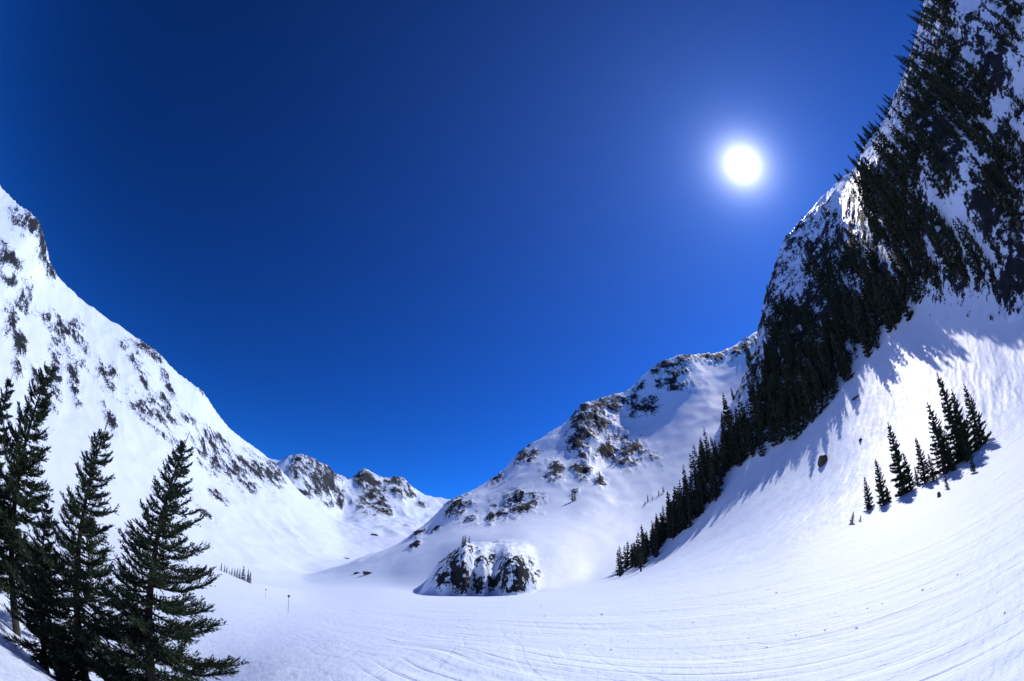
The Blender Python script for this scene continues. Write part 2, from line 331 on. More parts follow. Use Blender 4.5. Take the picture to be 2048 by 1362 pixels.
GZ = Z + EYE
LOGR = np.log(RR)
def height(x, y):
    a = math.degrees(math.atan2(x, y)); r = math.hypot(x, y)
    i = min(max(int(np.searchsorted(AZ, a)) - 1, 0), NA - 2); j = min(max(int(np.searchsorted(RR, r)) - 1, 0), NR - 2)
    s = min(max((a - AZ[i]) / (AZ[i + 1] - AZ[i]), 0), 1); t = min(max((r - RR[j]) / (RR[j + 1] - RR[j]), 0), 1)
    return (GZ[i, j] * (1 - s) * (1 - t) + GZ[i + 1, j] * s * (1 - t) + GZ[i, j + 1] * (1 - s) * t + GZ[i + 1, j + 1] * s * t)
ELEV = np.arctan2(Z, R2)
def hit(u, v, rmin=2.0):
    """the point of the land that shows at photograph position (u, v)"""
    dx, dy, dz = ray(u, v); a = math.degrees(math.atan2(dx, dy)); el = math.asin(dz)
    i = int(np.clip(np.searchsorted(AZ, a), 0, NA - 1)); e = ELEV[i]
    js = np.nonzero((e >= el) & (RR > rmin))[0]
    if len(js) == 0: return None
    j = js[0]; r = RR[j]
    if j > 0 and RR[j - 1] > rmin:
        f = (el - e[j - 1]) / max(e[j] - e[j - 1], 1e-9); r = RR[j - 1] + min(max(f, 0), 1) * (RR[j] - RR[j - 1])
    x, y = r * math.sin(math.radians(a)), r * math.cos(math.radians(a))
    return x, y, height(x, y), int(owner[i, j])
def polar(az, r):
    x, y = r * math.sin(math.radians(az)), r * math.cos(math.radians(az)); return x, y, height(x, y)

# ------------------------------------------------------------------ materials
def new_mat(name):
    m = bpy.data.materials.new(name); m.use_nodes = True; m.node_tree.nodes.clear(); return m, m.node_tree
RUT_DIR, RUT_DEPTH = math.radians(56), 0.085
def snow_rock():
    m, t = new_mat('snow_and_rock'); n = t.nodes.new; L = t.links.new
    out = n('ShaderNodeOutputMaterial'); b = n('ShaderNodeBsdfPrincipled'); L(b.outputs[0], out.inputs[0])
    at = n('ShaderNodeAttribute'); at.attribute_name = 'rock'; at.attribute_type = 'GEOMETRY'
    sc = n('ShaderNodeAttribute'); sc.attribute_name = 'grain'; sc.attribute_type = 'GEOMETRY'
    g = n('ShaderNodeNewGeometry')
    pos = n('ShaderNodeVectorMath'); pos.operation = 'SCALE'; L(g.outputs['Position'], pos.inputs[0]); 
    pos.inputs['Scale'].default_value = 1.0
    def noise(scale, det, rough=0.6):
        x = n('ShaderNodeTexNoise'); x.inputs['Scale'].default_value = scale; x.inputs['Detail'].default_value = det
        x.inputs['Roughness'].default_value = rough; L(pos.outputs[0], x.inputs['Vector']); return x.outputs['Fac']
    def math_(op, a, c):
        x = n('ShaderNodeMath'); x.operation = op
        for i, v in enumerate((a, c)):
            if isinstance(v, (int, float)): x.inputs[i].default_value = v
            else: L(v, x.inputs[i])
        return x.outputs[0]
    fine = noise(0.5, 7, 0.75); coarse = noise(0.11, 4, 0.7)
    sep = n('ShaderNodeSeparateXYZ'); L(g.outputs['Normal'], sep.inputs[0])
    edge = math_('ADD', at.outputs['Fac'], math_('MULTIPLY', math_('SUBTRACT', fine, 0.5), 2.4))
    edge = math_('ADD', edge, math_('MULTIPLY', math_('SUBTRACT', coarse, 0.5), 0.9))
    edge = math_('ADD', edge, math_('MULTIPLY', math_('SUBTRACT', 0.70, sep.outputs[2]), 0.45))
    gate = math_('GREATER_THAN', at.outputs['Fac'], -0.5); edge = math_('SUBTRACT', edge, math_('MULTIPLY', math_('SUBTRACT', 1.0, gate), 5.0))
    ramp = n('ShaderNodeMapRange'); ramp.inputs['From Min'].default_value = -0.03; ramp.inputs['From Max'].default_value = 0.05
    L(edge, ramp.inputs['Value'])
    rc = n('ShaderNodeValToRGB'); L(noise(0.35, 8, 0.7), rc.inputs['Fac'])
    rc.color_ramp.elements[0].position = 0.3; rc.color_ramp.elements[0].color = (0.005, 0.0075, 0.011, 1)
    rc.color_ramp.elements[1].position = 0.75; rc.color_ramp.elements[1].color = (0.032, 0.040, 0.053, 1)
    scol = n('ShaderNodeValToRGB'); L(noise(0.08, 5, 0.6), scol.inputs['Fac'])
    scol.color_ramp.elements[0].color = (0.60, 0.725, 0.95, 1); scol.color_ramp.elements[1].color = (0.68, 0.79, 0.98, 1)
    mix = n('ShaderNodeMix'); mix.data_type = 'RGBA'
    L(ramp.outputs[0], mix.inputs['Factor']); L(scol.outputs[0], mix.inputs[6]); L(rc.outputs[0], mix.inputs[7])
    L(mix.outputs[2], b.inputs['Base Color'])
    rr = n('ShaderNodeMapRange'); rr.inputs['To Min'].default_value = 0.55; rr.inputs['To Max'].default_value = 0.9
    L(ramp.outputs[0], rr.inputs['Value']); L(rr.outputs[0], b.inputs['Roughness'])
    b.inputs['Specular IOR Level'].default_value = 0.22
    bs = n('ShaderNodeBump'); bs.inputs['Strength'].default_value = 0.35; bs.inputs['Distance'].default_value = 0.12
    b0 = n('ShaderNodeBump'); b0.inputs['Strength'].default_value = 0.5; b0.inputs['Distance'].default_value = 0.30; L(noise(0.55, 6, 0.7), b0.inputs['Height']); L(b0.outputs[0], bs.inputs['Normal'])
    L(noise(4.5, 6, 0.7), bs.inputs['Height'])
    # ski ruts: long thin grooves across the groomed snow
    pa = n('ShaderNodeAttribute'); pa.attribute_name = 'piste'; pa.attribute_type = 'GEOMETRY'
    def streak(along, across, det, lo, hi, off, turn=0.0):
        mp = n('ShaderNodeMapping'); mr = n('ShaderNodeMapping'); mr.inputs['Rotation'].default_value = (0, 0, RUT_DIR + turn); L(mr.outputs[0], mp.inputs['Vector']); mp.inputs['Scale'].default_value = (along, across, 0); mp.inputs['Location'].default_value = (off, off, 0)
        wn = n('ShaderNodeTexNoise'); wn.inputs['Scale'].default_value = 0.09; wn.inputs['Detail'].default_value = 1; L(g.outputs['Position'], wn.inputs['Vector'])
        ws = n('ShaderNodeVectorMath'); ws.operation = 'MULTIPLY_ADD'; ws.inputs[1].default_value = (3, 3, 0); L(wn.outputs['Color'], ws.inputs[0]); L(g.outputs['Position'], ws.inputs[2])
        L(ws.outputs[0], mr.inputs['Vector'])
        x = n('ShaderNodeTexNoise'); x.inputs['Scale'].default_value = 1.0; x.inputs['Detail'].default_value = det; L(mp.outputs[0], x.inputs['Vector'])
        r_ = n('ShaderNodeMapRange'); r_.interpolation_type = 'SMOOTHSTEP'; r_.inputs['From Min'].default_value = lo; r_.inputs['From Max'].default_value = hi
        L(x.outputs['Fac'], r_.inputs['Value']); return r_.outputs[0]
    ruts = math_('ADD', math_('MULTIPLY', streak(0.07, 1.1, 2, 0.38, 0.62, 3), 0.6), math_('MULTIPLY', streak(0.12, 3.2, 3, 0.3, 0.46, 11), 0.5))
    cross = math_('MULTIPLY', streak(0.10, 2.0, 2, 0.36, 0.44, 29, 0.55), 0.18)
    ruts = math_('ADD', ruts, cross)
    mk = n('ShaderNodeMapRange'); mk.inputs['From Min'].default_value = 0.36; mk.inputs['From Max'].default_value = 0.62; mk.inputs['To Min'].default_value = 0.3; L(noise(0.16, 3, 0.6), mk.inputs['Value'])
    pstr = math_('MULTIPLY', pa.outputs['Fac'], mk.outputs[0])
    bp_ = n('ShaderNodeBump'); bp_.inputs['Distance'].default_value = RUT_DEPTH
    L(pstr, bp_.inputs['Strength']); L(ruts, bp_.inputs['Height']); L(bs.outputs[0], bp_.inputs['Normal'])
    br = n('ShaderNodeBump'); br.inputs['Distance'].default_value = 1.2
    L(math_('MULTIPLY', ramp.outputs[0], 0.9), br.inputs['Strength']); L(noise(0.8, 7, 0.7), br.inputs['Height']); L(bp_.outputs[0], br.inputs['Normal'])
    L(br.outputs[0], b.inputs['Normal'])
    return m
MAT_LAND = snow_rock()
def plain(name, c0, c1, scale=4.0, rough=0.8, bump=0.0, translucent=0.0):
    m, t = new_mat(name); n = t.nodes.new; L = t.links.new
    out = n('ShaderNodeOutputMaterial'); b = n('ShaderNodeBsdfPrincipled')
    tc = n('ShaderNodeTexCoord'); nz = n('ShaderNodeTexNoise'); nz.inputs['Scale'].default_value = scale; nz.inputs['Detail'].default_value = 4
    L(tc.outputs['Object'], nz.inputs['Vector'])
    rp = n('ShaderNodeValToRGB'); rp.color_ramp.elements[0].position = 0.3; rp.color_ramp.elements[1].position = 0.7
    rp.color_ramp.elements[0].color = (*c0, 1); rp.color_ramp.elements[1].color = (*c1, 1)
    L(nz.outputs['Fac'], rp.inputs['Fac']); L(rp.outputs[0], b.inputs['Base Color'])
    b.inputs['Roughness'].default_value = rough; b.inputs['Specular IOR Level'].default_value = 0.2
    if bump:
        bp = n('ShaderNodeBump'); bp.inputs['Strength'].default_value = bump; bp.inputs['Distance'].default_value = 0.05
        L(nz.outputs['Fac'], bp.inputs['Height']); L(bp.outputs[0], b.inputs['Normal'])
    if translucent:
        tr = n('ShaderNodeBsdfTranslucent'); L(rp.outputs[0], tr.inputs['Color'])
        mx = n('ShaderNodeMixShader'); mx.inputs[0].default_value = translucent
        L(b.outputs[0], mx.inputs[1]); L(tr.outputs[0], mx.inputs[2]); L(mx.outputs[0], out.inputs[0])
    else: L(b.outputs[0], out.inputs[0])
    return m
MAT_NEEDLE = plain('fir_needles', (0.020, 0.036, 0.022), (0.045, 0.075, 0.036), 1.5, 0.7, 0, 0.2)
MAT_NEEDLE_FAR = plain('far_fir_needles', (0.016, 0.026, 0.018), (0.032, 0.048, 0.030), 0.6, 0.8)
MAT_BARK = plain('bark', (0.022, 0.019, 0.017), (0.075, 0.065, 0.055), 9.0, 0.9, 0.6)
MAT_ROCK = plain('boulder_rock', (0.03, 0.028, 0.026), (0.13, 0.12, 0.11), 2.0, 0.9, 0.8)
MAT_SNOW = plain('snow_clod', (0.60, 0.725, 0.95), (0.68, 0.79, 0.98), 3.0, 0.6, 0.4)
MAT_POLE = plain('marker_pole_paint', (0.03, 0.03, 0.04), (0.06, 0.06, 0.08), 5.0, 0.5)
MAT_DISC = plain('marker_disc_paint', (0.02, 0.03, 0.10), (0.03, 0.05, 0.14), 5.0, 0.5)

# ------------------------------------------------------------------ land meshes, one for each piece of terrain
def link(name, mesh, mat=None, parent=None):
    o = bpy.data.objects.new(name, mesh); COL.objects.link(o)
    if mat is not None and not mesh.materials: mesh.materials.append(mat)
    if parent is not None: o.parent = parent
    return o
def tag(o, label=None, cat=None, group=None, kind=None):
    for k, v in (('label', label), ('category', cat), ('group', group), ('kind', kind)):
        if v: o[k] = v
    return o
def fast_mesh(name, co, faces, smooth=True):
    """faces (F, 3) or (F, 4) index array"""
    me = bpy.data.meshes.new(name); nv, nf, k = len(co), len(faces), faces.shape[1]
    me.vertices.add(nv); me.vertices.foreach_set('co', np.ascontiguousarray(co, np.float32).ravel())
    me.loops.add(nf * k); me.loops.foreach_set('vertex_index', faces.astype(np.int32).ravel())
    me.polygons.add(nf); me.polygons.foreach_set('loop_start', np.arange(0, nf * k, k, dtype=np.int32))
    me.polygons.foreach_set('loop_total', np.full(nf, k, np.int32))
    me.polygons.foreach_set('use_smooth', np.full(nf, smooth, bool))
    me.update(calc_edges=True)
    return me
P = np.stack([X, Y, GZ], -1).reshape(-1, 3)
idx = np.arange(NA * NR).reshape(NA, NR)
nxt = np.roll(idx, -1, axis=0)
quads = np.stack([idx[:, :-1], idx[:, 1:], nxt[:, 1:], nxt[:, :-1]], -1).reshape(-1, 4)   # closed all round
# exact normals over the seams
tot = np.zeros_like(P); a, b, c, d = [P[quads[:, i]] for i in range(4)]
fn = np.cross(c - a, d - b); 
for i in range(4):
    for ax in range(3): tot[:, ax] += np.bincount(quads[:, i], fn[:, ax], len(P))
sgn = -1.0 if fn[:, 2].mean() < 0 else 1.0
if sgn < 0: quads = quads[:, ::-1]
NRM = tot * sgn; NRM /= np.linalg.norm(NRM, axis=1, keepdims=True) + 1e-12
fo = owner.reshape(-1)[quads[:, 0]]
LAND = {0: ('snow_field', 'open snow field with ski ruts in front of the mountains'), 1: ('mountain_left', 'bright snow mountain with scattered rock bands behind the tall firs'),
        2: ('mountain_far', 'distant rocky snow peaks closing the head of the valley'), 3: ('mountain_ridge', 'snowy ridge with dark crags rising towards the forested slope'),
        4: ('rocky_knoll', 'snow-covered rocky knoll standing on the valley floor'), 5: ('mountain_right', 'steep shaded mountainside carrying the dark forest')}
for ow, (nm, lab) in LAND.items():
    q = quads[fo == ow]; used = np.unique(q); remap = np.zeros(len(P), np.int64); remap[used] = np.arange(len(used))
    me = fast_mesh(nm, P[used], remap[q])
    pa = me.attributes.new('piste', 'FLOAT', 'POINT'); pa.data.foreach_set('value', pist.reshape(-1)[used].astype(np.float32))
    at = me.attributes.new('rock', 'FLOAT', 'POINT'); at.data.foreach_set('value', rock.reshape(-1)[used].astype(np.float32))
    me.normals_split_custom_set_from_vertices(NRM[used])
    tag(link(nm, me, MAT_LAND), lab, None, None, 'structure')
cap = [(0, 0, float(GZ[:, 0].mean()))] + [tuple(P[idx[i, 0]]) for i in range(0, NA)]
me = bpy.data.meshes.new('snow_underfoot'); me.from_pydata(cap, [], [(0, 1 + i, 1 + (i + 1) % NA) for i in range(NA)][::-1])
me.materials.append(MAT_SNOW); tag(link('snow_underfoot', me), 'trodden snow directly under the viewpoint', None, None, 'structure')

# ------------------------------------------------------------------ conifers
def tube(path, radii, k=6):
    path = np.array(path); n = len(path); V = []; Fq = []
    for i in range(n):
        t = path[min(i + 1, n - 1)] - path[max(i - 1, 0)]; t = t / (np.linalg.norm(t) + 1e-9)
        s = np.cross(t, (0, 1, 0) if abs(t[1]) < .9 else (1, 0, 0)); s /= np.linalg.norm(s); w = np.cross(t, s)
        for q in range(k):
            an = 2 * math.pi * q / k; V.append(path[i] + radii[i] * (math.cos(an) * s + math.sin(an) * w))
    for i in range(n - 1):
        for q in range(k):
            Fq.append((i * k + q, i * k + (q + 1) % k, (i + 1) * k + (q + 1) % k, (i + 1) * k + q))
    return np.array(V), np.array(Fq)
def conifer(H, R, seed, n_br, n_tw, n_nd, nd_len, nd_w, base=0.06, bias=None, spire=0.75, droop=0.25, bare=0.0, density=1.0, bend=0.0):
    """returns (trunk verts, quads), (needle verts, tris); bias = (direction, amount): longer boughs on one side"""
    g = np.random.default_rng(seed)
    bx, by = g.normal(0, 0.012, 2) * H
    def axis(t):
        return np.array([bx * math.sin(t * 3.0) + bend * H * t * t, by * math.sin(t * 2.5), H * t])
    ts = np.linspace(0, 1, 14); r0 = 0.017 * H + 0.02
    TV, TF = tube([axis(t) - np.array([0, 0, 0.06 * H if t == 0 else 0]) for t in ts], [max(r0 * (1 - t) ** 0.9, 0.006) for t in ts], 8)
    tv, tf, off = [TV], [TF], len(TV)
    S, D, Ln = [], [], []
    for b in range(n_br):
        nw = max(10, n_br // 4); lv = math.floor(nw * b / n_br) + g.normal(0, 0.16); t = base + (0.955 - base) * min(max(lv / nw, 0), 1) ** 0.92
        az = b * 2.39996 + g.normal(0, 0.35)
        prof = (1 - t) ** (spire + 0.25 * t) * (0.66 + 0.42 * g.random())
        if t < base + 0.12: prof *= 0.75 + 0.4 * g.random()
        L = R * prof + 0.011 * H
        if bias is not None: L *= 1 + bias[1] * math.cos(az - bias[0])
        up = -droop + (0.55 + droop) * t ** 1.5 + g.normal(0, 0.10)
        d0 = np.array([math.cos(az), math.sin(az), up]); d0 /= np.linalg.norm(d0)
        p0 = axis(t); curl = 0.22 + 0.15 * g.random()
        def bp(s): return p0 + d0 * L * s + np.array([0, 0, (curl * s * s - 0.12 * math.sin(s * 3.1)) * L * 0.6])
        if n_nd >= 5 or b % 2 == 0:
            V, Fq = tube([bp(s) for s in (0, 0.35, 0.7, 1.0)], [0.035 * L ** .7 * w + 0.004 for w in (0.55, 0.35, 0.2, 0.06)], 4)
            tv.append(V); tf.append(Fq + off); off += len(V)
        if g.random() < bare * (1 - t): continue
        side = np.array([-math.sin(az), math.cos(az), 0])
        nt_ = max(3, int(n_tw * (0.35 + L / R)))
        for q in range(nt_):
            s = 0.12 + 0.88 * ((q + g.random()) / nt_)
            if g.random() > density: continue
            tang = bp(min(s + .05, 1.05)) - bp(s - .05); tang /= np.linalg.norm(tang)
            sg = -1 if q % 2 else 1
            k = g.normal(0.0, 0.22)
            dd = tang * (0.55 + 0.4 * g.random()) + side * sg * (0.75 * (1.15 - s)) + np.array([0, 0, 0.22 + k])
            dd /= np.linalg.norm(dd)
            l = (0.22 * L * (1.15 - s) + 0.085 * R * min(1.0, 0.25 + 1.2 * L / R) + 0.008 * H) * (0.6 + 0.6 * g.random())
            S.append(bp(s)); D.append(dd); Ln.append(l)
            if n_nd >= 8 and g.random() < 0.75:
                w = dd + side * sg * g.normal(0.3, 0.4) + np.array([0, 0, g.normal(0.25, 0.3)]); w /= np.linalg.norm(w)
                S.append(bp(s) + dd * l * (0.25 + .4 * g.random())); D.append(w); Ln.append(l * 0.55)
    # leader
    S.append(axis(0.93)); D.append(np.array([0, 0, 1.0])); Ln.append(0.06 * H)
    S, D, Ln = np.array(S), np.array(D), np.array(Ln)
    rep = np.maximum(3, (n_nd * np.clip(Ln / np.median(Ln), 0.5, 2.5)).astype(int))
    ii = np.repeat(np.arange(len(S)), rep); m = len(ii)
    f = g.random(m); ph = g.random(m) * 6.283
    d = D[ii]; ref = np.where(np.abs(d[:, 2:3]) < .9, np.array([[0, 0, 1.0]]), np.array([[1.0, 0, 0]]))
    u = np.cross(d, ref); u /= np.linalg.norm(u, axis=1, keepdims=True); w = np.cross(d, u)
    rad = u * np.cos(ph)[:, None] + w * np.sin(ph)[:, None]
    nl = nd_len * np.clip(1.25 - 0.75 * S[ii][:, 2] / H, 0.5, 1) * (0.7 + 0.6 * g.random(m)) * (1.15 - 0.5 * f)
    c = S[ii] + d * (Ln[ii] * f)[:, None]
    tip = c + (rad * 0.62 + d * 0.78) * nl[:, None]
    sw = np.cross(d, rad) * (nd_w * (0.7 + 0.6 * g.random(m)))[:, None]
    V = np.stack([c - sw - d * nl[:, None] * .15, c + sw - d * nl[:, None] * .15, tip], 1).reshape(-1, 3)
    T = np.arange(len(V)).reshape(-1, 3)
    return (np.concatenate(tv), np.concatenate(tf)), (V, T)
def make_tree(name, args, needle):
    (a, b), (c, d) = conifer(**args)
    tm = fast_mesh('trunk', a, b); tm.materials.append(MAT_BARK)
    cm = fast_mesh('crown', c, d, False); cm.materials.append(needle)
    return tm, cm
def put_tree(name, meshes, loc, s, rz, label, group, sink=0.1, cat='tree'):
    e = bpy.data.objects.new(name, None); COL.objects.link(e); e.empty_display_size = 0.3
    e.location = (loc[0], loc[1], loc[2] - sink); e.scale = (s, s, s); e.rotation_euler = (0, 0, rz)
    for nm, me in zip(('trunk', 'crown'), meshes):
        o = bpy.data.objects.new(nm, me); COL.objects.link(o); o.parent = e
    return tag(e, label, cat, group)

# the tall firs in front, lower left corner
FRONT = [  # azimuth, distance, elevation angle of the tip, seed, crown radius / height, label, bias
 (-46.3, 8.7, 12.3, 5, 0.325, 'tall dark fir with the widest lower boughs, last of the front firs before open snow', (0.5, 0.25)),
 (-56.0, 10.2, 9.6, 8, 0.31, 'tall dark fir with a thin bare tip, between the wide fir and the edge pair', (0.3, 0.15)),
 (-65.9, 15.0, 12.4, 13, 0.29, 'tall fir with feathery spire and bare lower trunk beside the shaded snow', (0.2, 0.1)),
 (-62.0, 11.0, -2.5, 29, 0.30, 'bushy young fir half the height of its neighbours, beside the thin-tipped fir', None),
 (-71.5, 18.5, 7.8, 17, 0.24, 'slimmer blunt-topped fir tucked behind the feathery spire at the picture edge', None),
 (-76.5, 17.0, 11.5, 23, 0.22, 'fir cut off by the picture edge, outermost of the front firs', None)]
for az, r, tip, sd_, rad, lab, bias in FRONT:
    x, y, z = polar(az, r); H = r * math.tan(math.radians(tip)) + EYE - z + 0.1
    me = make_tree('fir_tree', dict(H=H, R=rad * H, seed=sd_, n_br=116, n_tw=52, n_nd=11, nd_len=0.012 * H, nd_w=0.0019 * H, base=0.10 if sd_ != 13 else 0.2, bias=bias, spire=0.85, droop=0.34, bare=0.12, bend=0.075 if sd_ == 5 else 0.02), MAT_NEEDLE)
    put_tree('fir_tree', me, (x, y, z), 1.0, 0.0, lab, 'tall firs in the front corner')
for az, r, H, sd_, lab in ((-51.5, 8.2, 1.2, 31, 'low fir sapling in the snow between the two widest front firs'), (-60.0, 9.2, 1.3, 37, 'small fir sapling poking from the shaded snow near the corner')):
    x, y, z = polar(az, r)
    me = make_tree('fir_sapling', dict(H=H, R=0.36 * H, seed=sd_, n_br=44, n_tw=16, n_nd=12, nd_len=0.06, nd_w=0.008, base=0.02, spire=0.6, droop=0.15), MAT_NEEDLE)
    put_tree('fir_sapling', me, (x, y, z), 1.0, 0.0, lab, 'fir saplings in the front corner')

# the small stand of firs on the rim of the sunlit slope
MID = [make_tree('fir_tree', dict(H=1.0, R=0.18 + 0.025 * (i % 3), seed=200 + i, n_br=80, n_tw=10, n_nd=8, nd_len=0.032, nd_w=0.0075, base=0.03, spire=0.8, droop=0.3), MAT_NEEDLE) for i in range(5)]
STAND = [  # base u, v, tip u, v, label
 (1740,1018,1722,952,'smallest spire at the open-slope end of the fir stand'),
 (1768,1010,1741,918,'slim fir second from the open-slope end of the stand'),
 (1778,1003,1768,968,'short bushy fir at the foot of the slim second fir'),
 (1808,988,1760,850,'tall slender fir with a long bare-edged spire, third in the stand'),
 (1822,982,1799,903,'thin fir just right of the tall slender third fir'),
 (1836,968,1828,930,'low fir in the gap at the middle of the stand'),
 (1850,965,1834,868,'medium fir left of the thick dark clump'),
 (1890,945,1838,812,'tall fir leading the thick dark clump of the stand'),
 (1898,935,1866,850,'full fir in the thick dark clump, shorter than its leader'),
 (1918,925,1898,870,'dense fir low in the thick clump of the stand'),
 (1925,918,1878,742,'tallest fir of the stand, with a ragged open spire'),
 (1940,908,1908,772,'tall fir close beside the tallest ragged spire'),
 (1962,888,1935,760,'tall fir at the sunny end of the stand'),
 (1966,876,1958,830,'short fir under the sunny-end tall fir'),
 (1868,962,1852,905,'mid-sized fir filling the gap left of the clump leader'),
 (1906,942,1884,880,'bushy fir at the front foot of the thick clump'),
 (1936,922,1920,845,'full fir crowding the foot of the two tallest spires'),
 (1956,900,1944,850,'low fir wedged between the tall pair and the sunny-end fir'),
 (1948,946,1934,903,'little lone fir with a blue shadow in front of the stand'),
 (1895,978,1884,950,'tiny sprawling fir on the snow below the thick clump')]
rng = random.Random(4)
for i, (bu, bv, tu, tv_, lab) in enumerate(STAND):
    h = hit(bu, bv, 20)
    if h is None: print('no hit', lab); continue
    r = math.hypot(h[0], h[1]); d = ray(tu, tv_); H = r * d[2] / math.hypot(d[0], d[1]) + EYE - h[2]
    put_tree('fir_tree', MID[i % 5], h, max(H, 1.2), rng.random() * 6.28, lab, 'firs in the small stand on the slope rim')
for u, v, s, lab in ((1702, 1048, 1.5, 'fir sapling leaning out of the snow below the stand'), (1719, 1043, 0.8, 'tiny snow-buried sapling tip beside the leaning sapling')):
    h = hit(u, v, 15)
    o = put_tree('fir_sapling', MID[2], h, s, 1.0, lab, 'saplings on the slope rim'); o.rotation_euler = (0.35, -0.25, 0.8)

# the forest on the steep slope
FAR = [make_tree('conifer', dict(H=1.0, R=0.13 + 0.025 * (i % 4), seed=300 + i, n_br=46, n_tw=6, n_nd=4, nd_len=0.06, nd_w=0.016, base=(0.04, 0.1, 0.03, 0.18, 0.05, 0.08)[i], spire=(0.75, 0.9, 0.65, 0.8, 1.0, 0.7)[i], droop=0.25, density=(1, 0.8, 1, 0.7, 0.9, 0.85)[i], bend=(0, 0.02, -0.015, 0.03, 0, -0.02)[i]), MAT_NEEDLE_FAR) for i in range(6)]
POLY = [(1236,1152),(1262,1098),(1300,1050),(1340,1010),(1385,960),(1392,870),(1420,800),(1470,740),(1510,690),(1530,640),(1560,560),(1600,480),(1660,420),(1715,345),(1770,260),(1800,150),(1840,20),(1850,-10),(2060,-10),(2060,420),(1990,560),(1930,560),(1870,575),(1835,640),(1790,660),(1740,720),(1690,770),(1640,830),(1590,880),(1540,905),(1480,935),(1420,985),(1370,1040),(1320,1095),(1280,1135)]
def inside(u, v):
    c = False; j = len(POLY) - 1
    for i in range(len(POLY)):
        (xi, yi), (xj, yj) = POLY[i], POLY[j]
        if (yi > v) != (yj > v) and u < (xj - xi) * (v - yi) / (yj - yi) + xi: c = not c
        j = i
    return c
# open snow showing among the trees
GAPS = [(1960,20,40,40),(1990,90,22,30),(1900,70,18,30),(1870,330,14,50),(1890,250,20,30),(1960,300,30,25),(1935,390,22,45),(1880,430,16,45),(1760,300,22,40),(1810,190,16,30),(1700,390,24,24),(1640,440,30,20),(1720,560,22,26),(1790,520,14,34),(1575,520,22,50),(1540,590,18,50),(1530,690,12,40),(1500,780,10,60),(1440,850,12,50),(1405,880,8,40),(1610,560,20,20),(1480,790,14,50),(1650,600,12,30),(1830,380,14,20),(1990,440,12,25),(1430,940,8,20),(2020,150,20,60),(1740,450,14,24),(1400,960,8,16)]
DENSE = [(1600,760,90,110),(1500,860,70,60),(1700,620,70,90),(1900,120,40,80),(1800,420,60,60),(1780,610,40,40),(1420,940,40,40),(1280,1100,60,50),(1340,1050,60,40),(1900,260,60,50),(1760,350,40,50),(1560,660,50,50)]
rng = random.Random(11)
pts, tries = [], 0
def crowd(u, v, tab):
    return max(math.exp(-((u - a) / c) ** 2 - ((v - b) / d) ** 2) for a, b, c, d in tab)
while len(pts) < 930 and tries < 60000:
    tries += 1
    u, v = rng.uniform(1230, 2050), rng.uniform(0, 1155)
    if not inside(u, v): continue
    keep = 0.22 + 0.9 * crowd(u, v, DENSE) - 1.6 * crowd(u + 6, v - 26, GAPS)
    if rng.random() > keep: continue
    h = hit(u, v, 70)
    if h is None or h[3] not in (0, 5): continue
    if any((h[0] - p[0]) ** 2 + (h[1] - p[1]) ** 2 < 2.6 for p in pts): continue
    r = math.hypot(h[0], h[1])
    H = (5.5 + 11.0 * rng.random() ** 1.3) * (0.85 if v < 330 else 1.0 if v < 520 else 1.15)
    pts.append((h[0], h[1], h[2], H, H / r, u, v))
# trees along the skyline of the right-hand mountain and along the lower spur
for k in range(115):
    f = rng.random() ** 0.8; u, v = 1246 + 165 * f + rng.uniform(-10, 26), 1150 - 150 * f + rng.uniform(-14, 4)
    h = hit(u, v, 90)
    if h is None or math.hypot(h[0], h[1]) > 275: continue
    H = rng.uniform(6.5, 14.5) * (0.8 + 0.4 * rng.random()); pts.append((h[0], h[1], h[2], H, H / math.hypot(h[0], h[1]) + 1, u, v))
for k in range(55):
    f = rng.random(); u, v = 1396 + 85 * f + rng.uniform(-8, 14), 1000 - 75 * f - rng.uniform(0, 70)
    h = hit(u, v, 90)
    if h is None or h[3] not in (0, 5) or math.hypot(h[0], h[1]) > 290: continue
    H = rng.uniform(6, 13); pts.append((h[0], h[1], h[2], H, H / math.hypot(h[0], h[1]) + 0.06, u, v))
for k in range(40):
    a = rng.choice((rng.uniform(44, 100), rng.gauss(66, 2.5), rng.gauss(73, 2.0), rng.gauss(78, 2), rng.uniform(27, 44)))
    i = int(np.searchsorted(AZ, a)); col = np.where((RR > 120) & (RR < 345), ELEV[i], -9); j = int(np.argmax(col))
    r = RR[j] - rng.uniform(-1, 5); x, y, z = polar(a, r); H = 3.5 + 7.5 * rng.random() ** 1.5; u, v = [float(q) for q in proj(x, y, z - EYE)]
    pts.append((x, y, z, H, H / r + (0.5 if v > 0 else 0), u, v, True))
pts.sort(key=lambda p: -p[4])
def zone(u, v, sky):
    if sky and v < 640: return ('conifer standing against the sky on the crest of the steep forested mountain', 'trees on the skyline')
    if u < 1300: return ('conifer at the pointed low end of the forest tongue on the valley floor', 'trees in the tongue of forest')
    if u < 1345: return ('conifer in the middle of the thin forest tongue rising from the valley floor', 'trees in the tongue of forest')
    if u < 1400: return ('conifer at the upper end of the forest tongue, where the main forest begins', 'trees in the tongue of forest')
    if v > 640:
        if u < 1500: return ('dark conifer in the lower forest band just above the tongue', 'trees in the dense lower forest band')
        if u < 1620: return ('dark conifer in the thick middle of the lower forest band', 'trees in the dense lower forest band')
        return ('dark conifer in the lower forest band above the pointed boulder', 'trees in the dense lower forest band')
    if v > 330:
        if u < 1650: return ('conifer halfway up the mountainside on the rounded crag below the sun', 'trees halfway up the mountainside')
        if u < 1820: return ('conifer in the dark belt halfway up the forested mountainside', 'trees halfway up the mountainside')
        return ('conifer on the black cliff above the shaded end of the open slope', 'trees halfway up the mountainside')
    if v > 160: return ('conifer between snow chutes on the upper mountainside', 'trees on the upper mountainside')
    return ('conifer near the top corner of the picture on the upper mountainside', 'trees on the upper mountainside')
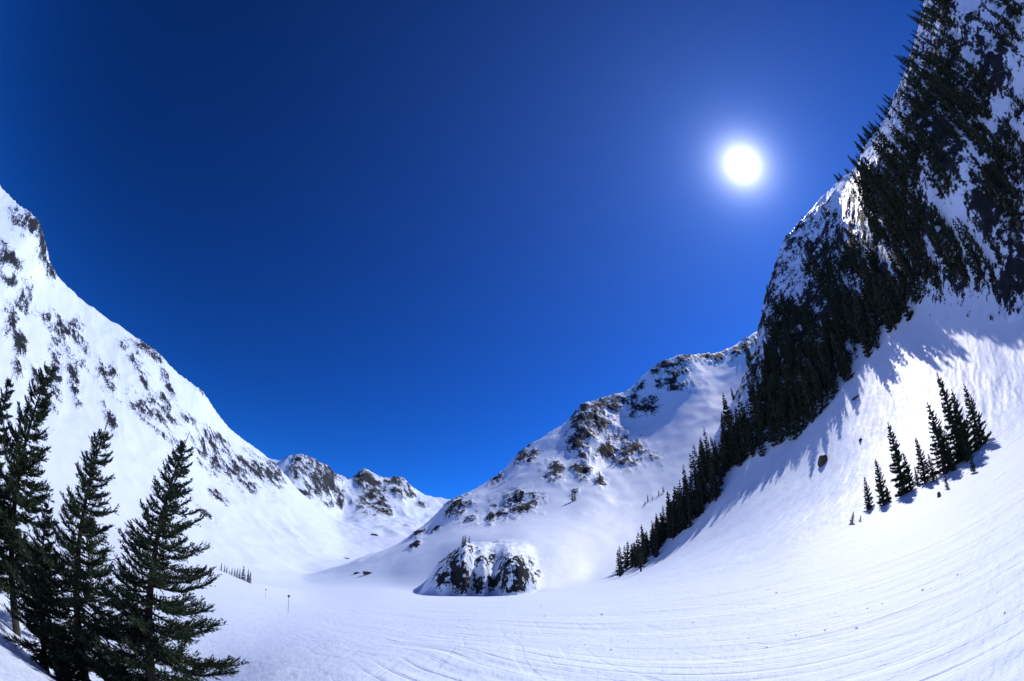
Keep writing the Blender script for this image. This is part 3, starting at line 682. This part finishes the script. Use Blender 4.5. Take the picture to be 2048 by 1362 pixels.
for i, (x, y, z, H, _, u, v, *sky_) in enumerate(pts[:300]):
    lab, grp = zone(u, v, sky_)
    t_ = put_tree('conifer', FAR[rng.randrange(6)], (x, y, z), H, rng.random() * 6.28, lab, grp, 0.4)
    k_ = rng.uniform(0.75, 1.35) * min(1.0, 9.0 / H + 0.25); t_.scale = (H * k_, H * k_, H); t_.rotation_euler = (rng.gauss(0, 0.035), rng.gauss(0, 0.035), rng.random() * 6.28)
rest = pts[300:]
if rest:
    cv, cf, tv_, tf_ = [], [], [], []; oc = ot = 0
    data = []
    for tm, cm in FAR:
        a = np.empty(len(tm.vertices) * 3, np.float32); tm.vertices.foreach_get('co', a)
        b = np.empty(len(cm.vertices) * 3, np.float32); cm.vertices.foreach_get('co', b)
        data.append(b.reshape(-1, 3))
    for i, (x, y, z, H, _, u, v, *sky_) in enumerate(rest):
        c = data[i % 6]; an = rng.random() * 6.28; ca_, sa_ = math.cos(an), math.sin(an)
        w = np.stack([(c[:, 0] * ca_ - c[:, 1] * sa_) * H + x, (c[:, 0] * sa_ + c[:, 1] * ca_) * H + y, c[:, 2] * H + z - .4], 1)
        cv.append(w)
    cv = np.concatenate(cv)
    me = fast_mesh('forest', cv, np.arange(len(cv)).reshape(-1, 3), False); me.materials.append(MAT_NEEDLE_FAR)
    tag(link('forest', me), 'smaller conifers filling the forest on the steep shaded mountainside', 'forest', None, 'stuff')

# far small trees
rng = random.Random(21)
def little(spots, label, group, hmin, hmax, rmin=60):
    for i, (u, v) in enumerate(spots):
        h = hit(u, v, rmin)
        if h is None: continue
        put_tree('conifer', FAR[i % 6], h, rng.uniform(hmin, hmax), rng.random() * 6.28, label, group, 0.3)
little([(1232,930),(1228,925),(1150,1000),(1145,1003),(980,1040),(985,1036),(1200,960)], 'tiny conifer clinging to the snowy ridge under the crags', 'trees on the ridge', 6, 10)
little([(930,1090),(938,1086),(926,1092)], 'small conifer on the crown of the rocky knoll', 'trees on the rocky knoll', 4, 5.5)
little([(1296,1003),(1305,1000),(1318,990),(1327,985),(1290,1010)], 'sapling on the open snow just above the tongue of forest', 'saplings above the tongue of forest', 3.5, 6)
little([(443+i*5.2+rng.uniform(-1,1), 1141+i*2.3) for i in range(12)], 'tiny far conifer in the row behind the snow hump', 'far trees behind the snow hump', 3.0, 6.0, 120)

# ------------------------------------------------------------------ boulders, marker poles, snow clods
def boulder(name, loc, sx, sy, sz, seed, mat, rot=0.0, sub=3, rough=0.35):
    import bmesh
    bm = bmesh.new(); bmesh.ops.create_icosphere(bm, subdivisions=sub, radius=1.0)
    co = np.array([v.co[:] for v in bm.verts])
    n = fbm(co[:, 0] * 1.3 + seed, co[:, 1] * 1.3, co[:, 2] * 1.3, 4, seed) * 2
    g = np.random.default_rng(seed)
    k = np.ones(len(co))
    for _ in range(9):
        d = g.normal(size=3); d /= np.linalg.norm(d); h = 0.55 + 0.3 * g.random(); p = co @ d
        k = np.minimum(k, np.where(p > h, h / np.maximum(p, 1e-6), 1))
    co = co * (k * (1 + rough * n))[:, None] * np.array([sx, sy, sz])
    for v, c in zip(bm.verts, co): v.co = c
    me = bpy.data.meshes.new(name); bm.to_mesh(me); bm.free()
    o = link(name, me, mat); o.location = loc; o.rotation_euler = (0, 0, rot); return o
for u, v, sx, sy, sz, sd_, lab in ((1646, 926, 1.8, 1.5, 1.9, 401, 'dark pointed boulder breaking out of the sunlit slope'), (1712, 797, 1.6, 0.8, 0.5, 402, 'thin dark rock edge high on the sunlit slope'), (1722, 880, 1.0, 0.5, 0.35, 404, 'small flat rock showing through snow near the pointed boulder'), (1879, 994, 0.2, 0.2, 0.45, 403, 'small dark stub standing alone on snow below the stand')):
    h = hit(u, v, 15)
    tag(boulder('boulder', (h[0], h[1], h[2] + sz * 0.25), sx, sy, sz, sd_, MAT_ROCK, sd_ * 0.7), lab, 'rock')
for u, v, s, lab in ((748, 1070, 5, 'lone dark rock in the middle of the far snow bowl'), (694, 1117, 3, 'low rock strip at the foot of the bright mountain'), (737, 1147, 3.0, 'dark rock at the end of a rock line on the valley floor'), (715, 1146, 2.0, 'pale low rock in a line on the valley floor')):
    h = hit(u, v, 80)
    if h: tag(boulder('boulder', (h[0], h[1], h[2]), s * 1.6, s, s * 0.55, int(u), MAT_ROCK, 0.3), lab, 'rock')
def cyl(r0, r1, z0, z1, k=10):
    V, Fq = tube([(0, 0, z0), (0, 0, z1)], [r0, r1], k); return V, Fq
def marker(loc, H, lab):
    e = bpy.data.objects.new('marker_pole', None); COL.objects.link(e); e.location = loc
    tag(e, lab, 'pole', 'ski run marker poles')
    V, Fq = cyl(0.022, 0.018, -0.3, H); link('pole', fast_mesh('pole', V, Fq), MAT_POLE, e)
    V, Fq = tube([(0, -0.035, H), (0, -0.03, H), (0, 0.03, H), (0, 0.035, H)], [0.02, 0.13, 0.13, 0.02], 18); link('disc', fast_mesh('disc', V, Fq), MAT_DISC, e)
for u, v, tv_, lab in ((576, 1226, 1192, 'nearer thin marker pole with a round disc on the piste'), (531, 1196, 1179, 'smaller farther marker pole with a disc near the snow hump')):
    h = hit(u, v, 20); r = math.hypot(h[0], h[1]); d = ray(u, tv_)
    marker(h[:3], r * d[2] / math.hypot(d[0], d[1]) + EYE - h[2], lab)
rng = random.Random(8)
for i in range(34):
    u = 1024 + 1010 * rng.random() ** 0.7; v = rng.uniform(1190, 1350) - max(0, (u - 1300)) * 0.12
    h = hit(u, v, 3)
    if h is None or h[3] != 0: continue
    r = math.hypot(h[0], h[1]); s = min(0.0021 * r, 0.09) * rng.uniform(0.5, 1.5)
    tag(boulder('snow_clod', (h[0], h[1], h[2] + s * 0.3), s * 1.3, s, s, 500 + i, MAT_SNOW, rng.random() * 6, 2, 0.5), 'small clod of snow lying on the rutted piste', 'snow clod', 'snow clods on the piste')
print('trees', len(pts), 'land quads', len(quads))
